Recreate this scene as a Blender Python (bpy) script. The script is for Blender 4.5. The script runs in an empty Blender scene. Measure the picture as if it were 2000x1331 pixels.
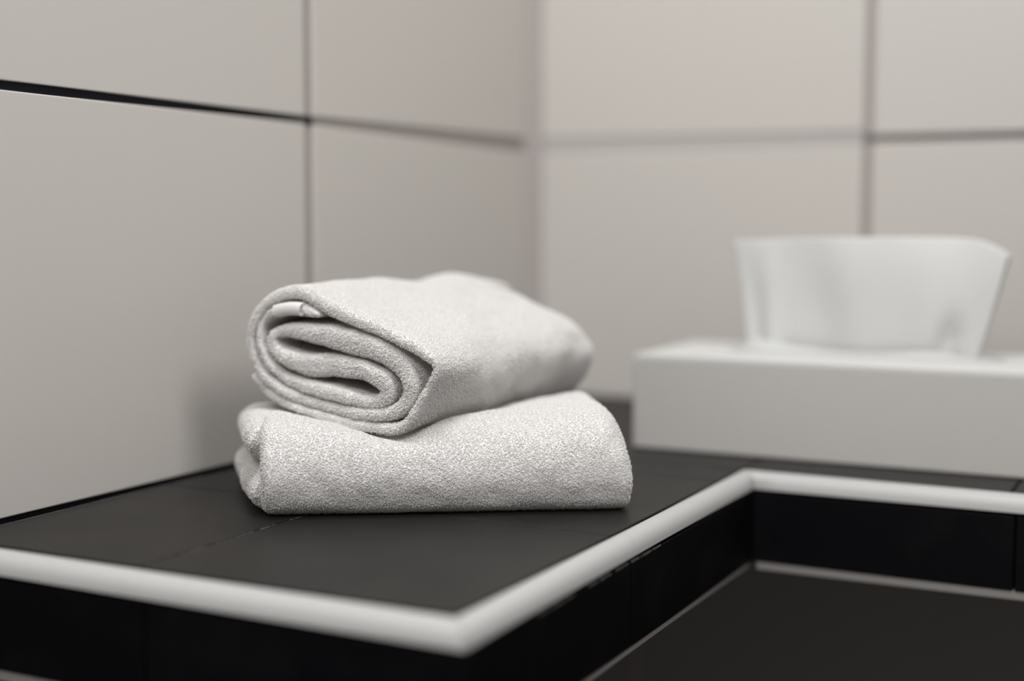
import bpy, bmesh, math, random
import numpy as np
from mathutils import Vector, Matrix, noise
from mathutils.bvhtree import BVHTree

random.seed(7)
rng = np.random.default_rng(11)
C = bpy.context.scene.collection
S = bpy.context.scene
PI = math.pi

# ------------------------------------------------------------------ camera, world, lamps, exposure
CAM = Vector((0, 0, .14))
YAW, PITCH, ROLL, F = math.radians(27.0578), math.radians(4.8632), math.radians(.1893), 2697.75
RT = Vector((math.cos(YAW), math.sin(YAW), 0))
FH = Vector((-math.sin(YAW), math.cos(YAW), 0))
FW = FH * math.cos(PITCH) - Vector((0, 0, 1)) * math.sin(PITCH)
UP = RT.cross(FW)
R2 = RT * math.cos(ROLL) + UP * math.sin(ROLL)
U2 = -RT * math.sin(ROLL) + UP * math.cos(ROLL)

cd = bpy.data.cameras.new('camera')
cam = bpy.data.objects.new('camera', cd); C.objects.link(cam); S.camera = cam
m = Matrix((R2, U2, -FW)).transposed().to_4x4(); m.translation = CAM
cam.matrix_world = m
cd.sensor_width = 36; cd.lens = F / 2000 * 36; cd.clip_start = .01; cd.clip_end = 50
cd.dof.use_dof = True; cd.dof.focus_distance = .656; cd.dof.aperture_fstop = 2.2

w = bpy.data.worlds.new('world'); S.world = w; w.use_nodes = True
w.node_tree.nodes['Background'].inputs[0].default_value = (1, .972, .955, 1)
w.node_tree.nodes['Background'].inputs[1].default_value = .27

def area(name, loc, target, size, power, col):
    d = bpy.data.lights.new(name, 'AREA'); d.shape = 'DISK'; d.size = size; d.energy = power; d.color = col
    o = bpy.data.objects.new(name, d); C.objects.link(o); o.location = loc
    o.rotation_euler = (Vector(target) - Vector(loc)).to_track_quat('-Z', 'Y').to_euler()
    return o
area('ceiling_lamp', (-.10, .20, 1.60), (-.30, .75, .05), .50, 15, (.975, .99, 1))
area('front_fill', (-.12, -.55, 1.05), (-.30, .75, .05), .50, 9.0, (.99, .99, .985))  # added fill from behind the camera, brightens the towel fronts
area('right_fill', (.80, .05, 1.00), (-.30, .75, .05), .50, 9.5, (.99, .985, .975))  # added fill from the right, for the left wall and roll flank

S.cycles.max_bounces = 24; S.cycles.diffuse_bounces = 14; S.cycles.transmission_bounces = 14   # white pile needs many
S.view_settings.view_transform = 'Standard'; S.view_settings.look = 'None'
S.view_settings.exposure = 0; S.view_settings.gamma = 1

# ------------------------------------------------------------------ helpers
def mat(name, col, rough=.5, spec=.5, bump=None, var=None, coat=0, sheen=0, sss=0):
    """bump = (scale, strength, distance); var = (scale, second colour, low, high)"""
    M = bpy.data.materials.new(name); M.use_nodes = True
    nt = M.node_tree; b = nt.nodes['Principled BSDF']
    b.inputs['Base Color'].default_value = (*col, 1); b.inputs['Roughness'].default_value = rough
    b.inputs['Specular IOR Level'].default_value = spec
    b.inputs['Coat Weight'].default_value = coat; b.inputs['Sheen Weight'].default_value = sheen
    tc = nt.nodes.new('ShaderNodeTexCoord')
    if var:
        n = nt.nodes.new('ShaderNodeTexNoise'); n.inputs['Scale'].default_value = var[0]; n.inputs['Detail'].default_value = 5
        r = nt.nodes.new('ShaderNodeValToRGB')
        r.color_ramp.elements[0].position = var[2]; r.color_ramp.elements[1].position = var[3]
        r.color_ramp.elements[0].color = (*col, 1); r.color_ramp.elements[1].color = (*var[1], 1)
        nt.links.new(tc.outputs['Object'], n.inputs['Vector']); nt.links.new(n.outputs['Fac'], r.inputs[0])
        nt.links.new(r.outputs[0], b.inputs['Base Color'])
    if bump:
        n = nt.nodes.new('ShaderNodeTexNoise'); n.inputs['Scale'].default_value = bump[0]; n.inputs['Detail'].default_value = 6
        p = nt.nodes.new('ShaderNodeBump'); p.inputs['Strength'].default_value = bump[1]; p.inputs['Distance'].default_value = bump[2]
        nt.links.new(tc.outputs['Object'], n.inputs['Vector']); nt.links.new(n.outputs['Fac'], p.inputs['Height'])
        nt.links.new(p.outputs[0], b.inputs['Normal'])
    return M

M_WALL = mat('glazed_wall_tile', (.535, .507, .476), .42, .45, bump=(14, .06, .002), var=(3, (.545, .512, .478), .35, .7))
M_GROUT = mat('grey_grout', (.315, .28, .268), .9, .2, bump=(900, .4, .0004))
M_GROUTL = mat('pale_grout', (.45, .425, .41), .9, .2, bump=(900, .4, .0004))
M_GROUTD = mat('dark_grout', (.16, .144, .138), .9, .2, bump=(900, .4, .0004))
M_SIL = mat('corner_silicone', (.40, .36, .345), .6, .4)
M_GROUTM = mat('brown_grout', (.27, .24, .228), .9, .2, bump=(900, .4, .0004))
M_BLACKJ = mat('black_joint', (.004, .004, .006), .7, .15, bump=(1500, .5, .0004))
M_TOP = mat('charcoal_tile', (.0105, .0095, .0088), .48, .28, bump=(420, .22, .0006), var=(22, (.015, .0132, .012), .4, .7))
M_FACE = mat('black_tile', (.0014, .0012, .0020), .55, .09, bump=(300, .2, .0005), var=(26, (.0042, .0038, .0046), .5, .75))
M_JOINT = mat('counter_joint', (.012, .011, .010), .8, .2)
M_CHIPGLINT = mat('chip_highlight', (.10, .095, .09), .6, .4)  # pale colour carries the edge highlight as well as chips
M_TRIM = mat('white_trim', (.42, .415, .407), .4, .35, bump=(60, .05, .0005), var=(55, (.39, .383, .373), .62, .74))
M_BOARD = mat('board_edge', (.20, .186, .175), .8, .3, bump=(500, .3, .0004))
M_LOW = mat('lower_tile', (.120, .111, .106), .5, .45, bump=(60, .1, .001))
M_TERRY = mat('white_terry', (.965, .955, .945), .95, .1)
nt = M_TERRY.node_tree                                  # loops of cotton let some light through
pb = nt.nodes['Principled BSDF']; tl_ = nt.nodes.new('ShaderNodeBsdfTranslucent'); tl_.inputs[0].default_value = (.975, .955, .93, 1)
mx_ = nt.nodes.new('ShaderNodeMixShader'); mx_.inputs[0].default_value = .30
nt.links.new(pb.outputs[0], mx_.inputs[1]); nt.links.new(tl_.outputs[0], mx_.inputs[2]); nt.links.new(mx_.outputs[0], nt.nodes['Material Output'].inputs[0])
M_LABEL = mat('smooth_hem', (.64, .63, .615), .9, .1, bump=(2200, .25, .0002))
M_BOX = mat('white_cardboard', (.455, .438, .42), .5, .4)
M_FLOOR = mat('floor_tile', (.45, .43, .41), .5, .4)
M_CEIL = mat('ceiling_paint', (.8, .79, .77), .9, .2)
M_LID = mat('white_card_lit', (.60, .60, .585), .45, .5)  # same card as the box, colour lightened for the light on top
M_SLOT = mat('slot_film', (.50, .50, .49), .4, .4)

def mesh_obj(name, verts, faces, material, parent=None, smooth=False):
    me = bpy.data.meshes.new(name); me.from_pydata([tuple(v) for v in verts], [], faces); me.update()
    if smooth: me.polygons.foreach_set('use_smooth', [True] * len(me.polygons))
    for x in (material if isinstance(material, list) else [material]): me.materials.append(x)
    o = bpy.data.objects.new(name, me); C.objects.link(o)
    if parent: o.parent = parent
    return o
def bm_obj(name, bm, material, parent=None, smooth=False):
    bmesh.ops.recalc_face_normals(bm, faces=bm.faces)
    me = bpy.data.meshes.new(name); bm.to_mesh(me); bm.free()
    if smooth: me.polygons.foreach_set('use_smooth', [True] * len(me.polygons))
    for x in (material if isinstance(material, list) else [material]): me.materials.append(x)
    o = bpy.data.objects.new(name, me); C.objects.link(o)
    if parent: o.parent = parent
    return o
def box(bm, x0, x1, y0, y1, z0, z1, bevel=0, mi=0):
    b2 = bmesh.new(); bmesh.ops.create_cube(b2, size=1)
    for v in b2.verts: v.co = Vector(((x0 + x1) / 2 + v.co.x * (x1 - x0), (y0 + y1) / 2 + v.co.y * (y1 - y0), (z0 + z1) / 2 + v.co.z * (z1 - z0)))
    if bevel: bmesh.ops.bevel(b2, geom=b2.edges[:], offset=bevel, segments=3, profile=.5, affect='EDGES')
    for f in b2.faces: f.material_index = mi
    t = bpy.data.meshes.new('t'); b2.to_mesh(t); b2.free(); bm.from_mesh(t); bpy.data.meshes.remove(t)
def tag(o, label=None, cat=None, group=None, kind=None):
    if label: o['label'] = label
    if cat: o['category'] = cat
    if group: o['group'] = group
    if kind: o['kind'] = kind
def empty(name, loc):
    o = bpy.data.objects.new(name, None); C.objects.link(o); o.location = loc; o.empty_display_size = .05
    return o
def keep(o, parent):                                  # parent without moving
    o.parent = parent; o.matrix_parent_inverse = Matrix.Translation(parent.location).inverted()

# ------------------------------------------------------------------ the room
XW, YB = -.500, 1.0154                                # planes of the left and the back wall
ZJ = .2024                                            # height of the horizontal joint
GV = .0086                                            # joint widths
GH = .0044
# left wall: (y0, y1) columns x (z0, z1) rows; each tile a bevelled slab on a grout bed
def wall_left():
    bm = bmesh.new()
    T = .007
    ys = [(-.695, .105 - GV / 2), (.105 + GV / 2, .7047 - GV / 2), (.7047 + GV / 2, YB - .015)]
    zs = [(.0018, ZJ - GH / 2), (ZJ + GH / 2, ZJ + .3), (ZJ + .3 + GH, ZJ + .6), (ZJ + .6 + GH, ZJ + .9), (ZJ + .9 + GH, 1.5)]
    for a, b in ys:
        for c, d in zs:
            n0 = len(bm.verts); box(bm, XW - T, XW, a, b, c, d, .0007, 0); bm.verts.ensure_lookup_table()
            if a > .7:                                 # the bed joint opens towards the corner
                for v in bm.verts[n0:]:
                    if abs(v.co.z - ZJ) < .005: v.co.z += (.0003 + .0028 * (v.co.y - a) / (b - a)) * (1 if v.co.z > ZJ else -1)
    # bed of grout a little behind the tile faces
    def quad(y0, y1, z0, z1, x, mi):
        v = [bm.verts.new(p) for p in ((x, y0, z0), (x, y1, z0), (x, y1, z1), (x, y0, z1))]
        f = bm.faces.new(v); f.material_index = mi
    quad(-.7, YB + .01, ZJ + GH / 2 + .0002, 1.5, XW - .0017, 1)
    quad(-.7, YB + .01, 0, ZJ - GH / 2 - .0002, XW - .0017, 1)
    quad(.7047 + GV / 2 + .0002, YB + .01, ZJ - GH / 2 - .004, ZJ + GH / 2 + .004, XW - .0010, 2)
    box(bm, XW - .010, XW - .0009, -.7, .7047 + GV / 2, ZJ - GH / 2 - .0002, ZJ + GH / 2 + .0002, 0, 3)
    box(bm, XW - .010, XW - .0015, -.7, YB, -.008, .0014, 0, 3)
    box(bm, XW - .05, XW - .0075, -.7, YB + .05, -.95, 1.5, 0, 1)
    v = [bm.verts.new(p) for p in ((XW - .0006, YB - .0155, .001), (XW + .009, YB + .0006, .001), (XW + .009, YB + .0006, 1.5), (XW - .0006, YB - .0155, 1.5))]
    bm.faces.new(v).material_index = 5                 # bead of silicone in the corner
    # dark tiles below the counter
    for a, b in ((-.695, .1), (.104, .7), (.704, YB)): box(bm, XW - .007, XW - .001, a, b, -.95, -.006, .0007, 4)
    o = bm_obj('wall_left', bm, [M_WALL, M_GROUT, M_GROUTM, M_BLACKJ, M_LOW, M_SIL]); tag(o, kind='structure')
def wall_back():
    bm = bmesh.new()
    T = .007; GX = .0066
    xs = [(XW + .0085, -.2298 - GX / 2), (-.2298 + GX / 2, .3702 - GX / 2), (.3702 + GX / 2, 1.0)]
    zb = ZJ - .0008; GB = .0062
    zs = [(.0018, zb - GB / 2), (zb + GB / 2, ZJ + .3), (ZJ + .3 + GH, ZJ + .6), (ZJ + .6 + GH, ZJ + .9), (ZJ + .9 + GH, 1.5)]
    for a, b in xs:
        wide = .0028 if a < XW + .1 else -.0004
        for c, d in zs:
            if c < .01: d -= wide
            elif c < ZJ + .01: c += wide
            box(bm, a, b, YB, YB + T, c, d, .0007, 0)
    def quad(x0, x1, z0, z1, y, mi):
        v = [bm.verts.new(p) for p in ((x0, y, z0), (x1, y, z0), (x1, y, z1), (x0, y, z1))]
        f = bm.faces.new(v); f.material_index = mi
    quad(XW - .01, 1.0, zb + GB / 2 + .0002, 1.5, YB + .0015, 1)
    quad(XW - .01, 1.0, 0, zb - GB / 2 - .0002, YB + .0015, 1)
    quad(XW - .01, -.2298 - GX / 2 - .0002, zb - GB / 2 - .0035, zb + GB / 2 + .0035, YB + .0010, 2)
    quad(-.2298 - GX / 2, 1.0, zb - GB / 2 - .0002, zb + GB / 2 + .0002, YB + .0016, 3)
    box(bm, XW - .05, 1.0, YB + .0075, YB + .05, -.95, 1.5, 0, 1)
    # dark tiles below the counter with upright joints
    for a, b in ((XW, -.410), (-.404, .194), (.200, 1.0)): box(bm, a, b, YB + .001, YB + .007, -.95, -.006, .0007, 4)
    o = bm_obj('wall_back', bm, [M_WALL, M_GROUT, M_GROUTL, M_GROUTD, M_LOW]); tag(o, kind='structure')
wall_left(); wall_back()
bm = bmesh.new(); box(bm, XW - .05, 1.0, -.7, YB + .05, -.99, -.95); tag(bm_obj('floor', bm, M_FLOOR), kind='structure')

bm = bmesh.new()                                       # unseen partition added on the right to shape the side light
box(bm, .40, .48, .45, YB + .05, -.95, 1.5, .001); tag(bm_obj('light_blocker_right', bm, M_LOW), kind='structure')

# ------------------------------------------------------------------ the counter
# outline of the ledge (inner line of the edge trim): near arm x -.5..XI, y YF..; back arm y YI..YB
YF, XI, YI = .4195, -.2368, .7545
RX, RZ = .0090, .0090                                 # the rounded trim: reach outwards and downwards
ZB = -.0500                                           # lower edge of the face tiles
XE = .398
counter = empty('tiled_counter', (-.37, .72, -.055))
tag(counter, 'black tiled L-shaped counter ledge with rounded white edging, under the towels and tissue box', 'counter')
# top tiles
bm = bmesh.new(); g = .0007; gap = .0022; gapf = .0042
def tp(x0, x1, y0, y1): box(bm, x0, x1, y0, y1, -.009, 0, .0006, 0)
xj, yj = -.3862, .5660
x0 = XW + .0035
tp(x0, xj - g, YF + gapf, yj - g); tp(xj + g, XI - gap, YF + gapf, yj - g)
for a, b in ((yj + g, .716 - g), (.716 + g, YI + .10 - g)):
    tp(x0, xj - g, a, b)
    if b > YI: pass
tp(xj + g, XI - gap, yj + g, .716 - g)
tp(xj + g, XI - gap, .716 + g, YI - g)
tp(xj + g, XI - gap, YI + g, YI + .10 - g)
tp(x0, xj - g, YI + .10 + g, YB - .003); tp(xj + g, XI - gap, YI + .10 + g, YB - .003)
for a, b in ((XI - gap + 2 * g, -.092 - g), (-.092 + g, .058 - g), (.058 + g, .208 - g), (.208 + g, .358), (.36, XE)):
    tp(a, b, YI + gap, YI + .10 - g); tp(a, b, YI + .10 + g, YB - .003)
keep(bm_obj('top_tiling', bm, M_TOP), counter)
# pale slivers along two joints: chipped arrises with their highlight painted in
bm = bmesh.new()
for k in range(26):
    y = YF + .006 + (yj - YF - .03) * k / 26; L = random.uniform(.002, .0045)
    if random.random() < .75: box(bm, xj + g + .0001, xj + g + random.uniform(.00035, .0009), y, y + L, -.0008, .00012)
keep(bm_obj('joint_chip_glints', bm, M_CHIPGLINT), counter)
bm = bmesh.new()
for k in range(34):
    y = YF + .006 + .17 * k / 34; L = random.uniform(.004, .0055)
    box(bm, x0 + .0001, x0 + random.uniform(.0003, .0008), y, y + L, -.0008, .00012)
keep(bm_obj('joint_chip_glints', bm, M_CHIPGLINT), counter)
# core, and the black grout between the top tiles and the trim
bm = bmesh.new()
box(bm, XW + .001, XI - .0002, YF + .0002, YF + gapf + .0002, -.0086, -.0012); box(bm, XI - gap - .0002, XI - .0002, YF + gapf, YI + .001, -.0086, -.0014)
box(bm, XI - .0002, XE, YI + .0002, YI + gap + .0002, -.0086, -.0014)
for (a, b, c, d) in ((XW + .001, XI + RX - .0075, YF - RX + .0075, YB - .001), (XI + RX - .0075 - .001, XE, YI - RX + .0075, YB - .001)):
    box(bm, a, b, c, d, ZB - .0005, -.0085)
keep(bm_obj('core', bm, M_BLACKJ), counter)
# trim along a run, quarter ellipse section, mitred
def trim(p0, p1, out, m0, m1, name='edge_trim'):
    """p0->p1 inner line; out = outward unit; m0, m1 = mitre: +1 longer outwards, -1 shorter, 0 square"""
    p0, p1, out = Vector(p0), Vector(p1), Vector(out); d = (p1 - p0).normalized()
    prof = [(0, -.0085), (0, -.0004)]
    n = 14
    for k in range(n + 1):
        t = PI / 2 * k / n; e = .82
        prof.append((.0008 + (RX - .0008) * math.sin(t) ** e, .0003 + -RZ + RZ * math.cos(t) ** e))
    prof += [(RX - .004, -RZ + .0003)]
    NS = 40; vs = []; fs = []
    for i in range(NS + 1):
        for (o_, z) in prof:
            a = p0 - d * o_ * m0; b = p1 + d * o_ * m1
            q = a + (b - a) * (i / NS) + out * o_
            vs.append((q.x, q.y, z))
    P = len(prof)
    for i in range(NS):
        for j in range(P):
            k = (j + 1) % P; fs.append((i * P + j, i * P + k, (i + 1) * P + k, (i + 1) * P + j))
    fs.append(tuple(range(P))[::-1]); fs.append(tuple(NS * P + j for j in range(P)))
    o = mesh_obj(name, vs, fs, M_TRIM, None, True); keep(o, counter)
    o.data.set_sharp_from_angle(angle=math.radians(50))
    return o
e = .00022
trim((XW + .001, YF, 0), (XI - e, YF, 0), (0, -1, 0), 0, 1)
trim((XI, YF + e, 0), (XI, YI - e, 0), (1, 0, 0), 1, -1)
trim((XI + e, YI, 0), (XE, YI, 0), (0, -1, 0), -1, 0)
# dark shadow gap behind the trim is the core seen between tile and trim; face tiles
bm = bmesh.new(); zt = -RZ - .0016; yf = YF - RX; xf = XI + RX; yi = YI - RX; T = .007
for a, b in ((XW + .002, -.3732 - .0005), (-.3732 + .0005, xf - .0002)): box(bm, a, b, yf + .0004, yf + T, ZB, zt, .0005)
for a, b in ((yf + .0006, .5645 - .0006), (.5645 + .0006, .7138), (.7146, yi + T)): box(bm, xf - T, xf - .0004, a, b, ZB, zt, .0005)
for a, b in ((xf - .0002, -.0885), (-.0875, .0620), (.063, .213), (.214, .364), (.365, XE)): box(bm, a, b, yi + .0004, yi + T, ZB, zt, .0005)
keep(bm_obj('face_tiling', bm, M_FACE), counter)
bm = bmesh.new()
for k in range(44):
    y = yf + .06 + .13 * k / 44
    if random.random() < .8: box(bm, xf - .0009, xf - .0002, y, y + random.uniform(.002, .005), zt - random.uniform(.0004, .0007), zt + .0002)
keep(bm_obj('face_chip_glints', bm, M_CHIPGLINT), counter)  # chips on the upper tile edge, glints put into their colour
# pale strip under the face tiles and the underside board
bm = bmesh.new()
zs0, zs1 = ZB - .0048, ZB - .0002
box(bm, XW + .001, xf - .0012, yf + .0010, yf + .012, zs0, zs1, .0006)
box(bm, xf - .012, xf - .0030, yf + .0010, yi + .012, zs0, zs1, .0006)
box(bm, xf + .0020, XE, yi + .0010, yi + .012, zs0, zs1, .0006)
keep(bm_obj('lower_edge_strip', bm, M_BOARD), counter)
bm = bmesh.new()
box(bm, XW + .001, xf - .011, yf + .011, YB - .001, zs0 + .0006, ZB); box(bm, xf - .012, XE, yi + .011, YB - .001, zs0 + .0006, ZB)
keep(bm_obj('underside', bm, M_LOW), counter)

# ------------------------------------------------------------------ terry cloth
def fast_mesh(name, V, Q, material, parent=None):
    """V (n,3), Q list of int arrays with 3 or 4 columns"""
    me = bpy.data.meshes.new(name)
    V = np.asarray(V, dtype=np.float32); me.vertices.add(len(V)); me.vertices.foreach_set('co', V.ravel())
    idx = np.concatenate([q.ravel() for q in Q]).astype(np.int32)
    tot = np.concatenate([np.full(len(q), q.shape[1], dtype=np.int32) for q in Q])
    st = np.concatenate([[0], np.cumsum(tot)[:-1]]).astype(np.int32)
    me.loops.add(len(idx)); me.loops.foreach_set('vertex_index', idx)
    me.polygons.add(len(tot)); me.polygons.foreach_set('loop_start', st); me.polygons.foreach_set('loop_total', tot)
    me.polygons.foreach_set('use_smooth', np.ones(len(tot), dtype=bool))
    me.update(calc_edges=True); me.validate()
    me.materials.append(material)
    o = bpy.data.objects.new(name, me); C.objects.link(o)
    if parent: o.parent = parent
    return o
def soft_noise(V, scale, amp, seed):
    out = np.empty((len(V), 3))
    for i, p in enumerate(V): out[i] = noise.noise_vector(Vector((p[0] * scale + seed, p[1] * scale - seed, p[2] * scale)))
    return V + out * amp
def pile(V, Q, density, length=(.0008, .0014), rad=.00015, others=None, fray=None):
    """terry loops standing on the exposed side of a surface: density per mm2"""
    a, b, c, d = (V[Q[:, k]] for k in range(4))
    n1 = np.cross(b - a, c - a); n2 = np.cross(c - a, d - a)
    ar = (np.linalg.norm(n1, axis=1) + np.linalg.norm(n2, axis=1)) / 2
    cnt = np.floor(ar * 1e6 * density + rng.random(len(Q))).astype(int); f = np.repeat(np.arange(len(Q)), cnt); N = len(f)
    first = np.concatenate([[0], np.cumsum(cnt)[:-1]]); k_ = np.arange(N) - first[f]      # spread evenly inside each face
    u = ((k_ + rng.random(N)) / cnt[f])[:, None]; v = ((k_ * .618034 + .25 * rng.random(N) + rng.random(len(Q))[f]) % 1)[:, None]
    P = (a[f] * (1 - u) + b[f] * u) * (1 - v) + (d[f] * (1 - u) + c[f] * u) * v
    nn = n1[f] + n2[f]; nn /= np.linalg.norm(nn, axis=1)[:, None] + 1e-12
    tree = BVHTree.FromPolygons([tuple(p) for p in V], [tuple(q) for q in Q.tolist()])
    ok = np.ones(N, dtype=bool)
    for i in range(N):
        o_ = Vector(P[i]); n_ = Vector(nn[i]); q = o_ + n_ * .0004
        if P[i][2] < .0006 and nn[i][2] < -.5: ok[i] = False; continue
        if tree.ray_cast(q, n_, .0035)[0] is not None:
            # buried between layers, unless it stands near a free edge
            side = noise.random_unit_vector(); side = (side - n_ * side.dot(n_)).normalized()
            hits = 0
            for k in range(3):
                s2 = Matrix.Rotation(k * 2.094, 3, n_) @ side
                if tree.ray_cast(q, (s2 + n_ * .12).normalized(), .006)[0] is not None: hits += 1
            if hits == 3: ok[i] = False
        if ok[i] and others and (others.find_nearest(o_, .0021)[0] is not None or others.ray_cast(q, n_, .0030)[0] is not None): ok[i] = False
    P, nn = P[ok], nn[ok]; N = len(P)
    # a local frame, leaning a little at random and with the nap
    r = rng.normal(size=(N, 3)); t = r - (r * nn).sum(1)[:, None] * nn; t /= np.linalg.norm(t, axis=1)[:, None]
    L = rng.uniform(*length, size=(N, 1)); W = rng.uniform(.00022, .0005, size=(N, 1))
    if fray is not None:
        ed = np.clip((np.abs(nn @ np.array(fray)) - .35) / .4, 0, 1)[:, None]; L = L * (1 + .45 * ed * rng.random((N, 1)))
    lean = rng.normal(size=(N, 3)) * .30
    ax = nn + lean; ax /= np.linalg.norm(ax, axis=1)[:, None]
    s = np.cross(ax, t); s /= np.linalg.norm(s, axis=1)[:, None]
    K = 4; path = []
    for k in range(K):
        th = PI * k / (K - 1)
        path.append(P - nn * .0003 + ax * (L * (math.sin(th) ** .7)) + t * (W * math.cos(th)) + s * (W * .5 * math.sin(2 * th)))
    rings = []
    for k in range(K):
        tg = path[min(k + 1, K - 1)] - path[max(k - 1, 0)]; tg /= np.linalg.norm(tg, axis=1)[:, None] + 1e-12
        e1 = np.cross(tg, s + .01); e1 /= np.linalg.norm(e1, axis=1)[:, None] + 1e-12; e2 = np.cross(tg, e1)
        for j in range(3):
            an = 2 * PI * j / 3
            rings.append(path[k] + (e1 * math.cos(an) + e2 * math.sin(an)) * rad)
    PV = np.stack(rings, 1).reshape(-1, 3)               # K rings of 3
    base = (np.arange(N) * K * 3)[:, None]; q = []
    for k in range(K - 1):
        for j in range(3):
            j2 = (j + 1) % 3
            q.append(base + np.array([k * 3 + j, k * 3 + j2, k * 3 + 3 + j2, k * 3 + 3 + j]))
    return PV, np.stack(q, 1).reshape(-1, 4)

def ray(px, py):
    return (FW * F + R2 * (px - 1000) - U2 * (py - 665.5))
# ---- the rolled towel: its end face stands in one upright plane, its axis runs away to the right
AX = (RT * .515 + FH * .857).normalized(); WD = Vector((AX.y, -AX.x, 0))      # WD: to the right and nearer
d = ray(770, 850); P0 = CAM + d * ((.0385 - CAM.z) / d.z)
def on_face(zx, zy):
    px, py = 440 + zx / 3.502, 500 + zy / 3.502
    d = ray(px, py); q = CAM + d * ((P0 - CAM).dot(AX) / d.dot(AX))
    return (q - P0).dot(WD), q.z
path = [(640,402,16),(585,388,34),(500,368,46),(400,366,44),(310,398,34),(248,462,28),(236,560,28),(262,660,30),(318,752,34),(400,832,38),(500,880,46),(620,918,50),
        (740,948,50),(850,978,45),(950,1005,45),(1040,1000,50),(1096,938,62),(1068,862,68),(1000,820,62),(925,785,62),(830,768,70),(700,752,74),(560,752,78),
        (450,715,56),(365,670,46),(322,605,40),(330,540,36),(400,512,46),(500,520,56),(600,538,66),(700,555,72),(800,582,76),(900,608,75),(1000,640,72),
        (1100,690,70),(1190,765,68),(1245,860,62),(1246,950,56),(1200,1032,52),(1110,1082,46),(1000,1090,42),(850,1072,42),(700,1036,40),(550,990,38),(400,922,38),
        (285,838,38),(215,740,36),(182,640,34),(175,540,34),(200,440,36),(258,345,38),(340,280,40),(440,252,42),(540,268,46),(640,322,50),(760,385,48),
        (900,448,46),(1050,515,45),(1200,585,44),(1330,655,40),(1420,722,34),(1436,790,30),(1398,870,30),(1346,965,30),(1298,1060,32),(1246,1140,36),
        (1165,1186,38),(1050,1188,40),(900,1164,42),(750,1126,40),(600,1082,38),(480,1040,36),(385,992,34),(300,938,32),(232,880,28),(192,815,22)]
pts = np.array([(*on_face(x, y), h) for x, y, h in path])
PXM = .665 / F / 3.502                                 # metres per zoomed pixel at that distance
pts[:, 2] *= PXM * 1.09
def spline(P, step):
    out = []
    n = len(P)
    for i in range(n - 1):
        p0, p1, p2, p3 = P[max(i - 1, 0)], P[i], P[i + 1], P[min(i + 2, n - 1)]
        k = max(2, int(np.linalg.norm(p2[:2] - p1[:2]) / step))
        for j in range(k):
            t = j / k
            out.append(.5 * (2 * p1 + (p2 - p0) * t + (2 * p0 - 5 * p1 + 4 * p2 - p3) * t * t + (3 * p1 - p0 - 3 * p2 + p3) * t ** 3))
    out.append(P[-1]); return np.array(out)
cl = spline(pts, .0014)
ZBOT = .0385
LEN = .168
def roll_station(t):
    """how the section swells and sags along the roll: (scale of width, of height, lift)"""
    u = t / LEN
    g = .05 * math.exp(-((u - .45) / .16) ** 2) + .085 * math.exp(-((u - .88) / .16) ** 2)
    return g
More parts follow.
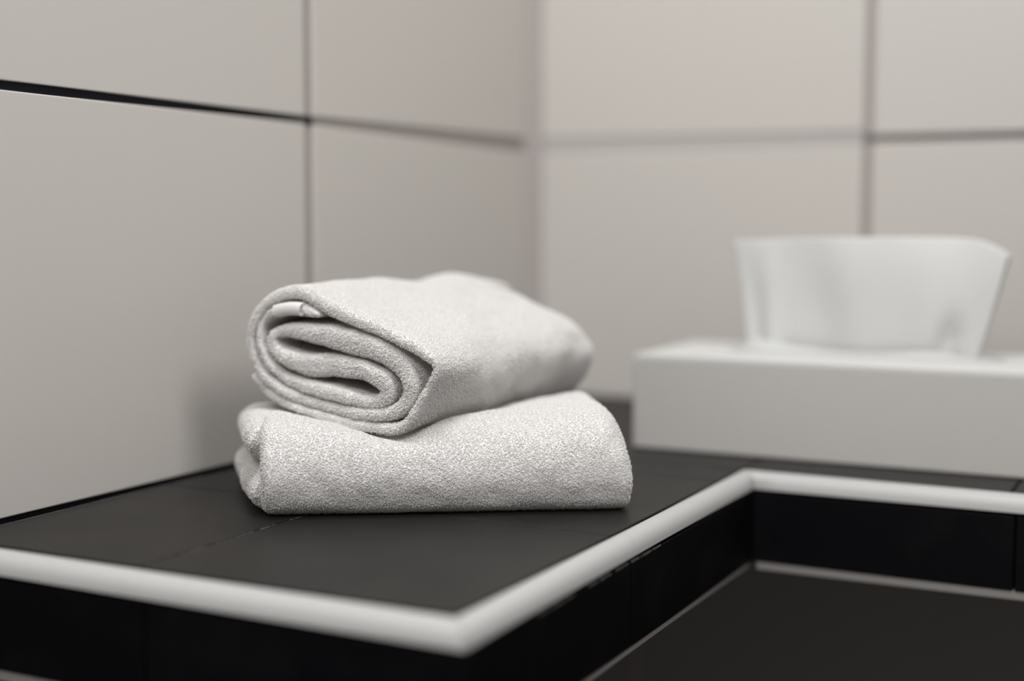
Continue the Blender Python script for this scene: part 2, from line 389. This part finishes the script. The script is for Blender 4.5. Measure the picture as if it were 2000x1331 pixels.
def build_roll():
    c = cl[:, :2]; h = cl[:, 2] - .0006                # leave room for the pile
    h = np.maximum(h, .0008)
    h = h * np.array([1 + .10 * noise.noise(Vector((k * .07, 1.3, 7))) + .06 * noise.noise(Vector((k * .31, 4.3, 2))) for k in range(len(h))])
    tg = np.gradient(c, axis=0); tg /= np.linalg.norm(tg, axis=1)[:, None]
    nr = np.stack([-tg[:, 1], tg[:, 0]], 1); n = len(c)
    arc = np.concatenate([[0], np.cumsum(np.linalg.norm(np.diff(c, axis=0), axis=1))])
    # outline goes up one side of the strip and back along the other
    ts = [0, .0004, .0013, .0028] + list(np.linspace(.005, LEN - .006, 56)) + [LEN - .003, LEN - .0012, LEN - .0003, LEN]
    sc = {0: .35, 1: .62, 2: .88, 3: 1.0}; K = len(ts)
    # away from the end the outer wrap rounds off its corner
    pad = np.concatenate([np.repeat(c[:1], 9, 0), c, np.repeat(c[-1:], 9, 0)]); csm = sum(pad[i:i + n] for i in range(19)) / 19
    outer_w = np.clip((arc / arc[-1] - .60) / .06, 0, 1)
    jit = np.array([noise.noise(Vector((a * 26, 3.1, 0))) * .0030 + noise.noise(Vector((a * 120, 8.1, 0))) * .0011 for a in arc])
    V = []
    wcen = c[:, 0].mean()
    for i, t in enumerate(ts):
        k = sc.get(i, sc.get(K - 1 - i, 1.0)); g = roll_station(t)
        cs = c + (csm - c) * (outer_w * min(1, t / .045))[:, None]
        L = cs + nr * (h * k)[:, None]; R = cs - nr * (h * k)[:, None]
        o = np.concatenate([L, R[::-1]]); jj = np.concatenate([jit, jit[::-1]])
        arcs = np.concatenate([arc, arc[::-1]])
        fade = max(0, 1 - t / .03)
        for (ww, zz), j_ in zip(o, jj):
            up = max(0, (zz - ZBOT) / .07)
            left = min(1, max(0, (.045 - ww) / .10))
            z2 = zz + g * .055 * up * (.35 + .65 * left)
            w2 = ww
            u = t / LEN; rf = min(1, max(0, (ww - .005) / .06)); rf = rf * rf * (3 - 2 * rf)
            z2 -= rf * .017 * u ** 1.2 * min(1, up * 1.5)
            w2 += .0055 * rf * min(1, u * 5) * math.sin(min(1, max(0, (zz - ZBOT) / .038)) * PI)
            # far end: corners draw in, the right flank sags in folds
            if u > .72:
                s_ = (u - .72) / .28; z2 -= .004 * s_ * s_ * up; w2 += .0035 * s_ * s_ * (1 if ww < wcen else -1)
            q = P0 + WD * w2 + AX * (t + j_ * fade); V.append((q.x, q.y, z2))
    M = 2 * n; V = np.array(V)
    # broad unevenness along the roll, none at the end face
    T = np.repeat(np.array(ts), M)
    sh = soft_noise(V, 28, .0034, 5.3) - V + soft_noise(V, 80, .0010, 1.7) - V
    V = V + sh * np.clip(T / .04, .12, 1)[:, None] * np.array([1, 1, .8])
    V[:, 2] = np.maximum(V[:, 2], .034)
    Q = []
    for i in range(K - 1):
        a = i * M + np.arange(M); b = i * M + (np.arange(M) + 1) % M
        Q.append(np.stack([a, a + M, b + M, b], 1))
    for i, flip in ((0, False), (K - 1, True)):
        a = i * M + np.arange(n - 1); b = i * M + (M - 1 - np.arange(n - 1))
        q = np.stack([a, a + 1, b - 1, b], 1); Q.append(q[:, ::-1] if flip else q)
    Q = np.concatenate(Q)
    return V, Q
def orient(V, Q):
    """outward normals: positive volume"""
    a, b, c, d = (V[Q[:, k]] for k in range(4))
    vol = (a * np.cross(b, c)).sum() + (a * np.cross(c, d)).sum()
    return Q if vol > 0 else Q[:, ::-1].copy()
RV, RQ = build_roll(); RQ = orient(RV, RQ)

# ---- the folded towel underneath
FD = Vector((.8410, .5410, 0)).normalized(); BD = Vector((-FD.y, FD.x, 0)); O = Vector((-.4085, .5315, 0)) - BD * .022 + FD * .0030
SL = .1762; BL = .102
# how low the roll hangs over each spot, spread outwards as a cone so the cloth below rises gently beside it
GS = .003; gx0, gy0 = RV[:, 0].min() - .02, RV[:, 1].min() - .02
gnx = int((RV[:, 0].max() + .02 - gx0) / GS) + 1; gny = int((RV[:, 1].max() + .02 - gy0) / GS) + 1
troll = BVHTree.FromPolygons([tuple(p) for p in RV], [tuple(q) for q in RQ.tolist()])
hang = []
for i in range(gnx):
    for j in range(gny):
        hit = troll.ray_cast(Vector((gx0 + i * GS, gy0 + j * GS, 0)), Vector((0, 0, 1)))[0]
        if hit is not None: hang.append((gx0 + i * GS, gy0 + j * GS, hit.z))
hang = np.array(hang)
hgrid = np.empty((gnx, gny))
for i in range(gnx):
    x = gx0 + i * GS; ys_ = gy0 + np.arange(gny) * GS
    dd = np.sqrt((hang[None, :, 0] - x) ** 2 + (hang[None, :, 1] - ys_[:, None]) ** 2)
    hgrid[i] = (hang[None, :, 2] + .55 * dd).min(1)
def roll_bottom(p):
    u_ = min(max((p.x - gx0) / GS, 0), gnx - 1.001); v_ = min(max((p.y - gy0) / GS, 0), gny - 1.001)
    i, j = int(u_), int(v_); u_ -= i; v_ -= j
    return float((hgrid[i, j] * (1 - u_) + hgrid[i + 1, j] * u_) * (1 - v_) + (hgrid[i, j + 1] * (1 - u_) + hgrid[i + 1, j + 1] * u_) * v_)
def under_roll(V):
    for v in V: v[2] = min(v[2], roll_bottom(Vector(v)) - .0009)
    return V
def smin(a, b, k=.004):
    h_ = max(0, min(1, .5 + .5 * (b - a) / k)); return b + (a - b) * h_ - k * h_ * (1 - h_)
def top_h(s, b):
    base = .0440 + .0050 * (max(0, s) / SL) + .0015 * math.sin(s * 38 + 1)
    base += .001 * math.sin(b * 60)
    return smin(base, roll_bottom(O + FD * s + BD * b) - .0016, .005)
def endfall(s):
    q = (s - (SL - .017)) / .017
    return 1 if q <= 0 else 1 - .42 * min(1, q) ** 2.6
def build_fold():
    r = .004
    ss = [0, .0004, .0012, .0024, .004] + list(np.linspace(.0065, SL - .018, 66)) + list(np.linspace(SL - .0165, SL - .004, 10)) + [SL - .0024, SL - .0012, SL - .0004, SL]
    ctrl = [(.022, 0), (.012, .025), (.0055, .11), (.0014, .28), (.0, .45), (.001, .6), (.0038, .74), (.009, .87), (.017, .96), (.028, .995), (.040, 1.0)]
    cp = spline(np.array([(a, b * .05) for a, b in ctrl]), .0012)
    prof = [(BL - .012 - (BL - .024) * k / 26, 0) for k in range(26)] + [(a, min(1, max(0, b / .05))) for a, b in cp]
    for k in range(1, 24): prof.append((.040 + (BL - .012 - .040) * k / 24, 1))
    for k in range(0, 15):
        th = PI / 2 - PI * k / 14; prof.append((BL - .012 + .012 * math.cos(th), .5 + .5 * math.sin(th)))
    prof = prof[:-1]
    P = len(prof); V = []
    for s in ss:
        ins = r * (1 - math.sqrt(max(0, 1 - (1 - min(1, min(s, SL - s) / r)) ** 2)))
        for (b, fz) in prof:
            H = top_h(s, max(b, .006)) * endfall(s) - .0008
            bb = b + ins * (1 - 2 * b / BL); z = .0009 + ins + max(0, (H - 2 * ins - .0009)) * fz
            if s > SL - .017: bb = bb + (BL / 2 - bb) * .16 * (1 - endfall(s))
            q = O + FD * s + BD * bb; V.append((q.x, q.y, z))
    V = np.array(V); K = len(ss)
    n_ = soft_noise(V, 34, .0016, 9.1) - V + soft_noise(V, 110, .0007, 2.2) - V
    low = np.clip(V[:, 2] / .012, 0.15, 1)[:, None]; V = V + n_ * low
    V = under_roll(V)
    V[:, 2] = np.maximum(V[:, 2], .0007)
    Q = []
    for i in range(K - 1):
        a = i * P + np.arange(P); b = i * P + (np.arange(P) + 1) % P; Q.append(np.stack([a, b, b + P, a + P], 1))
    # caps: pair the bottom/front half with the top half
    for i, flip in ((0, True), (K - 1, False)):
        a = i * P + np.arange(P // 2 - 1); b = i * P + (P - 1 - np.arange(P // 2 - 1))
        q = np.stack([a, a + 1, b - 1, b], 1); Q.append(q[:, ::-1] if flip else q)
    Q = np.concatenate(Q)
    return V, Q
def build_lobe(z0, z1f, off, seed, b0=.010):
    """an inner fold whose rounded end looks out on the left"""
    NB, NP = 34, 40; V = []
    bs = np.linspace(b0, BL - .003, NB)
    for i, b in enumerate(bs):
        e_ = min(1, min(i, NB - 1 - i) / 3); e_ = math.sqrt(1 - (1 - e_) ** 2) * .8 + .2
        sl = off(b)
        for k in range(NP):
            th = 2 * PI * k / NP
            zt_ = z1f(b); zc = (z0 + zt_) / 2; hz = (zt_ - z0) / 2 * e_
            x = math.cos(th); y = math.sin(th)
            # rounded left end, long flat body
            if x < 0: s_ = sl + hz * 1.05 * (1 - (-x) ** 1.0)
            else: s_ = sl + hz * 1.05 + (.05 * x)
            q = O + FD * s_ + BD * b; V.append((q.x, q.y, zc + hz * y))
    V = np.array(V); V = under_roll(soft_noise(V, 60, .0014, seed)); V[:, 2] = np.maximum(V[:, 2], .0012)
    Q = []
    for i in range(NB - 1):
        a = i * NP + np.arange(NP); b = i * NP + (np.arange(NP) + 1) % NP; Q.append(np.stack([a, b, b + NP, a + NP], 1))
    for i, flip in ((0, True), (NB - 1, False)):
        a = i * NP + np.arange(NP // 2 - 1); b = i * NP + (NP - 1 - np.arange(NP // 2 - 1))
        q = np.stack([a, a + 1, b - 1, b], 1); Q.append(q[:, ::-1] if flip else q)
    return V, np.concatenate(Q)
FV, FQ = build_fold(); FQ = orient(FV, FQ)
lobes = [build_lobe(.0012, lambda b: .0228, lambda b: -.0010 - .0205 * (b / .1) ** .8, 3.3),
         build_lobe(.0248, lambda b: .0440, lambda b: -.0010 - .0180 * (b / .1) ** .6, 6.1, .02)]
allV, allQ = [FV], [FQ]; off = len(FV)
for v, q in lobes:
    q = orient(v, q); allV.append(v); allQ.append(q + off); off += len(v)
FV = np.concatenate(allV); FQ = np.concatenate(allQ)

DENS = 2.4
tfold = BVHTree.FromPolygons([tuple(p) for p in FV], [tuple(q) for q in FQ.tolist()])
def towel(name, V, Q, base, others, dens, fray):
    PV, PQ = pile(V, Q, dens, others=others, fray=fray)
    VV = np.concatenate([V, PV]) - np.array(base)
    o = fast_mesh(name, VV, [np.concatenate([Q, PQ + len(V)])], M_TERRY); o.location = base
    return o
roll = towel('rolled_towel', RV, RQ, tuple(P0 + AX * .08), tfold, DENS, tuple(AX))
tag(roll, 'white terry towel rolled into a flat spiral, lying on top of the folded towel', 'towel')
fold = towel('folded_towel', FV, FQ, tuple(O + FD * .09 + BD * .05), troll, DENS, tuple(FD))
tag(fold, 'white terry towel folded flat on the black counter, underneath the rolled towel', 'towel')

# smooth hem label on the flap of the roll
def label():
    vs = []; fs = []
    N = 22; path_ = [(352, 378), (400, 366), (450, 362), (500, 364), (532, 370)]
    pc = spline(np.array([(*on_face(x, y), 0) for x, y in path_]), .0006)[:, :2]
    tg = np.gradient(pc, axis=0); tg /= np.linalg.norm(tg, axis=1)[:, None]; nr = np.stack([-tg[:, 1], tg[:, 0]], 1)
    ring = [(1, .012), (1, .001), (.97, -.0006), (.85, -.0018), (.5, -.0026), (0, -.0029), (-.5, -.0026), (-.85, -.0018), (-.97, -.0006), (-1, .001), (-1, .012)]
    for c_, n_ in zip(pc, nr):
        for k, t in ring:
            p = c_ + n_ * k * .0033; q = P0 + WD * p[0] + AX * t; vs.append((q.x, q.y, p[1]))
    R = len(ring)
    for i in range(len(pc) - 1):
        for j in range(R): fs.append((i * R + j, i * R + (j + 1) % R, (i + 1) * R + (j + 1) % R, (i + 1) * R + j))
    fs.append(tuple(range(R))); fs.append(tuple((len(pc) - 1) * R + j for j in range(R))[::-1])
    o = mesh_obj('hem_label', vs, fs, M_LABEL, None, True); keep(o, roll); tag(o, 'smooth woven hem label')
label()

# ------------------------------------------------------------------ tissue box and tissue
BX0, BX1, BY0, BY1, BZ = -.3225, -.0655, .797, .915, .0595
bm = bmesh.new()
# walls and a top with an oval slot
box(bm, BX0, BX1, BY0, BY1, .0002, BZ - .002, .0015, 0)
o = bm_obj('tissue_box', bm, M_BOX); 
tag(o, 'white rectangular tissue box with a tissue pulled up, on the counter against the back wall', 'tissue box')
bm = bmesh.new()
NX, NO = 64, 64
cx, cy = (BX0 + BX1) / 2, (BY0 + BY1) / 2
outer = []; inner = []
for k in range(NO):
    a = 2 * PI * k / NO; c_, s_ = math.cos(a), math.sin(a)
    m_ = max(abs(c_), abs(s_)); outer.append((cx + (BX1 - BX0) / 2 * c_ / m_, cy + (BY1 - BY0) / 2 * s_ / m_))
    inner.append((cx + .078 * math.copysign(abs(c_) ** .8, c_), cy + .016 * math.copysign(abs(s_) ** .8, s_)))
vo = [bm.verts.new((x, y, BZ - .0008)) for x, y in outer]; vi = [bm.verts.new((x, y, BZ)) for x, y in inner]
vo2 = [bm.verts.new((x, y, BZ - .0032)) for x, y in outer]; vi2 = [bm.verts.new((x, y, BZ - .0015)) for x, y in inner]
for k in range(NO):
    j = (k + 1) % NO
    bm.faces.new((vo[k], vo[j], vi[j], vi[k])); bm.faces.new((vo[k], vo2[k], vo2[j], vo[j])); bm.faces.new((vi[k], vi[j], vi2[j], vi2[k]))
    bm.faces.new((vo2[k], vi2[k], vi2[j], vo2[j]))
t_ = bm_obj('box_top', bm, M_LID, o)
bm = bmesh.new()                                       # clear film around the slot, puckered up by the tissue on the left
vs = []; fs = []; NR = 7
for i in range(NR):
    for k in range(NO):
        a = 2 * PI * k / NO; f = i / (NR - 1)
        x = cx + (.084 - .020 * f) * math.copysign(abs(math.cos(a)) ** .8, math.cos(a)); y = cy + (.021 - .015 * f) * math.copysign(abs(math.sin(a)) ** .8, math.sin(a))
        vs.append((x, y, BZ + .0003 + .0035 * f * f + .0012 * math.sin(5 * a) * f + .0060 * math.exp(-((x - cx + .066) / .016) ** 2) * math.sin(f * PI * .6)))
for i in range(NR - 1):
    for k in range(NO): fs.append((i * NO + k, i * NO + (k + 1) % NO, (i + 1) * NO + (k + 1) % NO, (i + 1) * NO + k))
bm.free()
fl = mesh_obj('slot_film', vs, fs, M_SLOT, o, True)
sm = fl.modifiers.new('thick', 'SOLIDIFY'); sm.thickness = .0002

MT = bpy.data.materials.new('tissue_paper'); MT.use_nodes = True; nt = MT.node_tree; nt.nodes.remove(nt.nodes['Principled BSDF'])
df = nt.nodes.new('ShaderNodeBsdfDiffuse'); tr = nt.nodes.new('ShaderNodeBsdfTranslucent'); mx = nt.nodes.new('ShaderNodeMixShader')
df.inputs[0].default_value = (.80, .80, .79, 1); tr.inputs[0].default_value = (.80, .80, .79, 1); mx.inputs[0].default_value = .45
nt.links.new(df.outputs[0], mx.inputs[1]); nt.links.new(tr.outputs[0], mx.inputs[2]); nt.links.new(mx.outputs[0], nt.nodes['Material Output'].inputs[0])
def tissue():
    yc = cy; NU, NV = 90, 50
    def at(px, py):
        d_ = ray(px, py); q = CAM + d_ * ((yc - CAM.y) / d_.y); return q.x, q.z
    bl, br = at(1462, 700), at(1898, 712); tl, tr_ = at(1434, 474), at(1972, 500)
    vs = []; fs = []
    for layer in (0, 1):
        for i in range(NV + 1):
            v = i / NV
            for j in range(NU + 1):
                u = j / NU
                xl = bl[0] + (tl[0] - bl[0]) * v ** 1.3; xr = br[0] + (tr_[0] - br[0]) * (v ** .8)
                ztop = (at(1434 + 540 * u, 470 - 4 * u - 5 * math.sin(u * PI))[1]) - .010 * max(0, (u - .78) / .22) ** 2.6 - layer * (.004 + .004 * math.sin(u * 4 + 1))
                zb = bl[1] + (br[1] - bl[1]) * u - .004
                x = xl + (xr - xl) * u; z = zb + (ztop - zb) * v
                fan = (.2 + .8 * v)
                y = yc + (.0045 * math.sin(u * 9 + 1.0) + .0030 * math.sin(u * 21 + 2 * v) * (1.2 - v) + .003 * math.sin(u * 4.2 + v * 3)) * fan
                y += (layer - .5) * (.003 + .011 * v * (1 - .3 * u)) + .010 * v * v * math.sin(u * 3)
                y += .006 * math.exp(-((u - .86) / .05) ** 2 - ((v - .22) / .18) ** 2) - .007 * math.exp(-((u - .12) / .05) ** 2) * (1 - v)
                vs.append((x, y, z))
        b = layer * (NV + 1) * (NU + 1)
        for i in range(NV):
            for j in range(NU):
                a = b + i * (NU + 1) + j; fs.append((a, a + 1, a + NU + 2, a + NU + 1))
    N1 = (NV + 1) * (NU + 1)
    for i in range(NV):                                # the folded sides join the two leaves
        for j in (0, NU):
            a = i * (NU + 1) + j; fs.append((a, a + NU + 1, a + NU + 1 + N1, a + N1))
    ob = mesh_obj('tissue', vs, fs, MT, None, True)
    s = ob.modifiers.new('thick', 'SOLIDIFY'); s.thickness = .0002
    tag(ob, 'white paper tissue standing up fanned out of the slot of the tissue box', 'tissue')
tissue()
